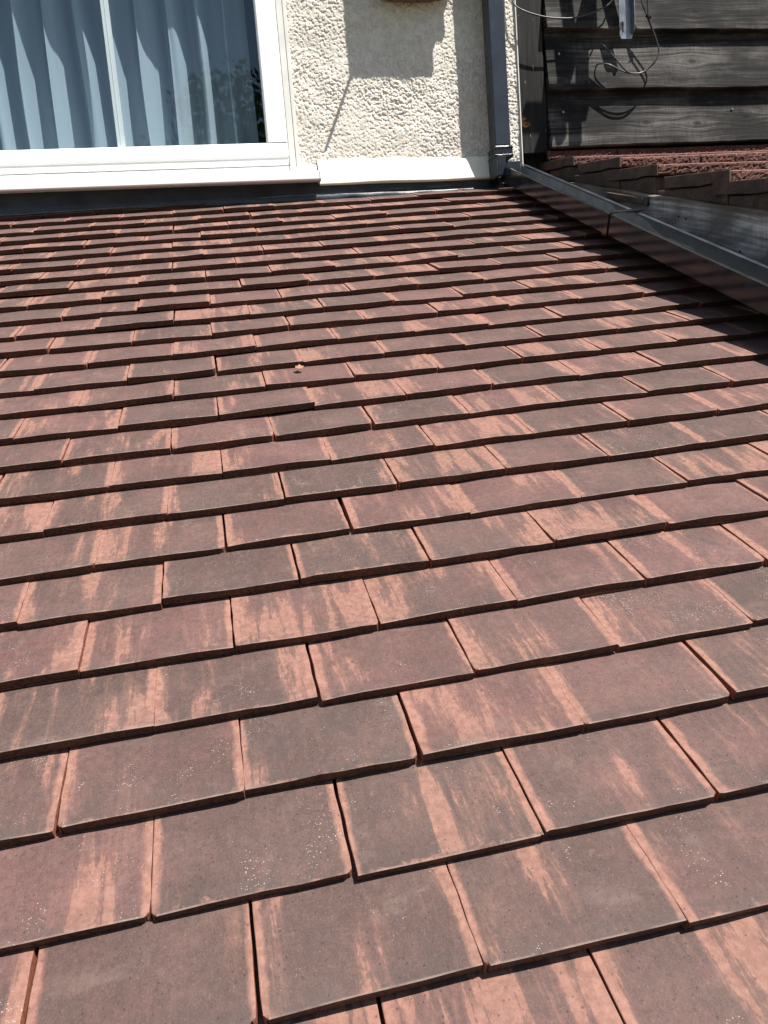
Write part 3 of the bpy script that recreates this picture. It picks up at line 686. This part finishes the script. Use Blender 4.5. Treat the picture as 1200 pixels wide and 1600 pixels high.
nb = thing('wooden_nest_box', 'weathered brown box with ragged underside high on the cream wall', 'box', (.97, 2.39, 1.75))
bpy.context.view_layer.update()
def nbp(o): o.parent = nb; o.matrix_parent_inverse = nb.matrix_world.inverted(); return o
V = []; nxx, nyy = 22, 8
for i in range(nxx):
    for j in range(nyy):
        a = i/(nxx-1); c = j/(nyy-1)
        V.append((.862+.232*a, 2.362+.076*c, 1.742-.022*math.sin(math.pi*a)**.6*math.sin(math.pi*(.2+.6*c))-.004*abs(math.sin(a*37+c*9))))
F = grid_faces(nxx, nyy, True); n0 = len(V)
V += [(x, y, 2.05) for (x, y, z) in V]; F += [tuple(q+n0 for q in f)[::-1] for f in grid_faces(nxx, nyy, True)]
bd = [i*nyy for i in range(nxx)]+[(nxx-1)*nyy+j for j in range(1, nyy)]+[i*nyy+nyy-1 for i in range(nxx-2, -1, -1)]+[j for j in range(nyy-2, 0, -1)]
F += [(bd[k], bd[(k+1) % len(bd)], bd[(k+1) % len(bd)]+n0, bd[k]+n0) for k in range(len(bd))]
o = mesh_obj('box_body', V, F, M_nest); fix(o); nbp(o)
D = .17
m = MB(); m.box(.80+.12*1.02, 1.084+.12*1.02, YW-.12, YW-.108, 1.612+.12*2.55, 2.3)
m.box(.742+D*1.02, 1.034+D*1.02, YW-D, YW-D+.012, 1.491+D*2.55, 2.3); m.box(.80+D*1.02, 1.034+D*1.02, YW-D+.0125, 2.362, 1.98, 2.28)
nbp(m.build('shadow_boards', M_nest))  # unseen boards, shaped to cast the stepped shadow on the wall
m = MB(); m.tube([(.922, YW-.17, 1.935), (.8135, YW-.17, 1.700)], .005, 8); nbp(m.build('shadow_rod', M_nest))  # unseen rod added to cast the thin diagonal shadow

me = MB()
P0 = (.3815, 1.160); pts = [(-.0095, -.004), (-.003, -.008), (.007, -.006), (.012, -.001), (.006, .003), (.003, .009), (-.002, .004), (-.008, .004)]
V = [on_roof(P0[0]+x*.8, P0[1]+y*1.3, .0016+.0012*((x*90)**2)*.5) for x, y in pts] + [on_roof(P0[0], P0[1], .0009)]
V += [Vector(p)+Vector((0, 0, .0005)) for p in V]
n = len(pts); F = [(i, (i+1) % n, n) for i in range(n)] + [(n+1+(i+1) % n, n+1+i, 2*n+1) for i in range(n)] + [(i, n+1+i, n+1+(i+1) % n, (i+1) % n) for i in range(n)]
o = mesh_obj('fallen_leaf', V, F, M_leaf); tag(o, 'tiny dry orange brown leaf lying on a tile in the middle of the roof', 'leaf')

# ------------------------------------------------------------------ garden behind the camera (seen mirrored in the glass)
b = NB('lawn'); o_ = b.obj(); g = b.noise(o_, 3.0, 5, 0.7); b.bsdf(b.mix(g, (0.035, 0.06, 0.018), (0.07, 0.10, 0.03)), 0.9)
m = MB(); m.box(-400, 400, -400, 400, -2.46, -2.42); gr = m.build('ground', b.m); gr['kind'] = 'structure'
b = NB('tree_leaves'); g = b.noise(b.obj(), 1.2, 3); b.bsdf(b.mix(g, (0.035, 0.07, 0.018), (0.10, 0.13, 0.035)), 0.6); M_lv = b.m
M_bark = simple('bark', (0.09, 0.07, 0.05), 0.9, 0.3, 20)
def tree(x, y, h, rad, label, seed):
    t = thing('garden_tree', label, 'tree', (x, y, -2.42)); r = random.Random(seed)
    m = MB(); m.tube([(0, 0, 0), (.05, 0, h*.3), (0, .1, h*.55), (.1, 0, h*.85)], [.17, .14, .10, .03], 10)
    cl = []
    for i in range(16):
        a = r.uniform(0, 6.28); z = h*r.uniform(.38, .95); rr_ = rad*r.uniform(.35, .95)*(1-.55*max(0, (z/h-.6))/.4)
        e = Vector((math.cos(a)*rr_, math.sin(a)*rr_, z)); m.tube([(0, 0, z*.7), tuple(e*.5+Vector((0, 0, z*.42))), tuple(e)], [.05, .03, .01], 6); cl.append(e)
    m.build('trunk', M_bark, t)
    V, F = [], []
    for e in cl + [Vector((0, 0, h*.95))]*2:
        R_ = rad*r.uniform(.28, .48)
        for k in range(190):
            d = Vector((r.gauss(0, 1), r.gauss(0, 1), r.gauss(0, .8))).normalized()*R_*r.uniform(.3, 1.1)**.6
            p = e+d; a = Vector((r.gauss(0, 1), r.gauss(0, 1), r.gauss(0, 1))).normalized(); c = a.orthogonal().normalized(); s = r.uniform(.06, .13)
            q = len(V); V += [p-a*s, p+c*s*.5, p+a*s, p-c*s*.5]; F.append((q, q+1, q+2, q+3))
    mesh_obj('crown', V, F, M_lv, t)
tree(0.7, -15, 9.7, 2.5, 'leafy garden tree mirrored faintly at the right of the window glass', 3)
tree(-6.5, -17, 6.6, 2.4, 'smaller leafy garden tree far left across the lawn', 8)
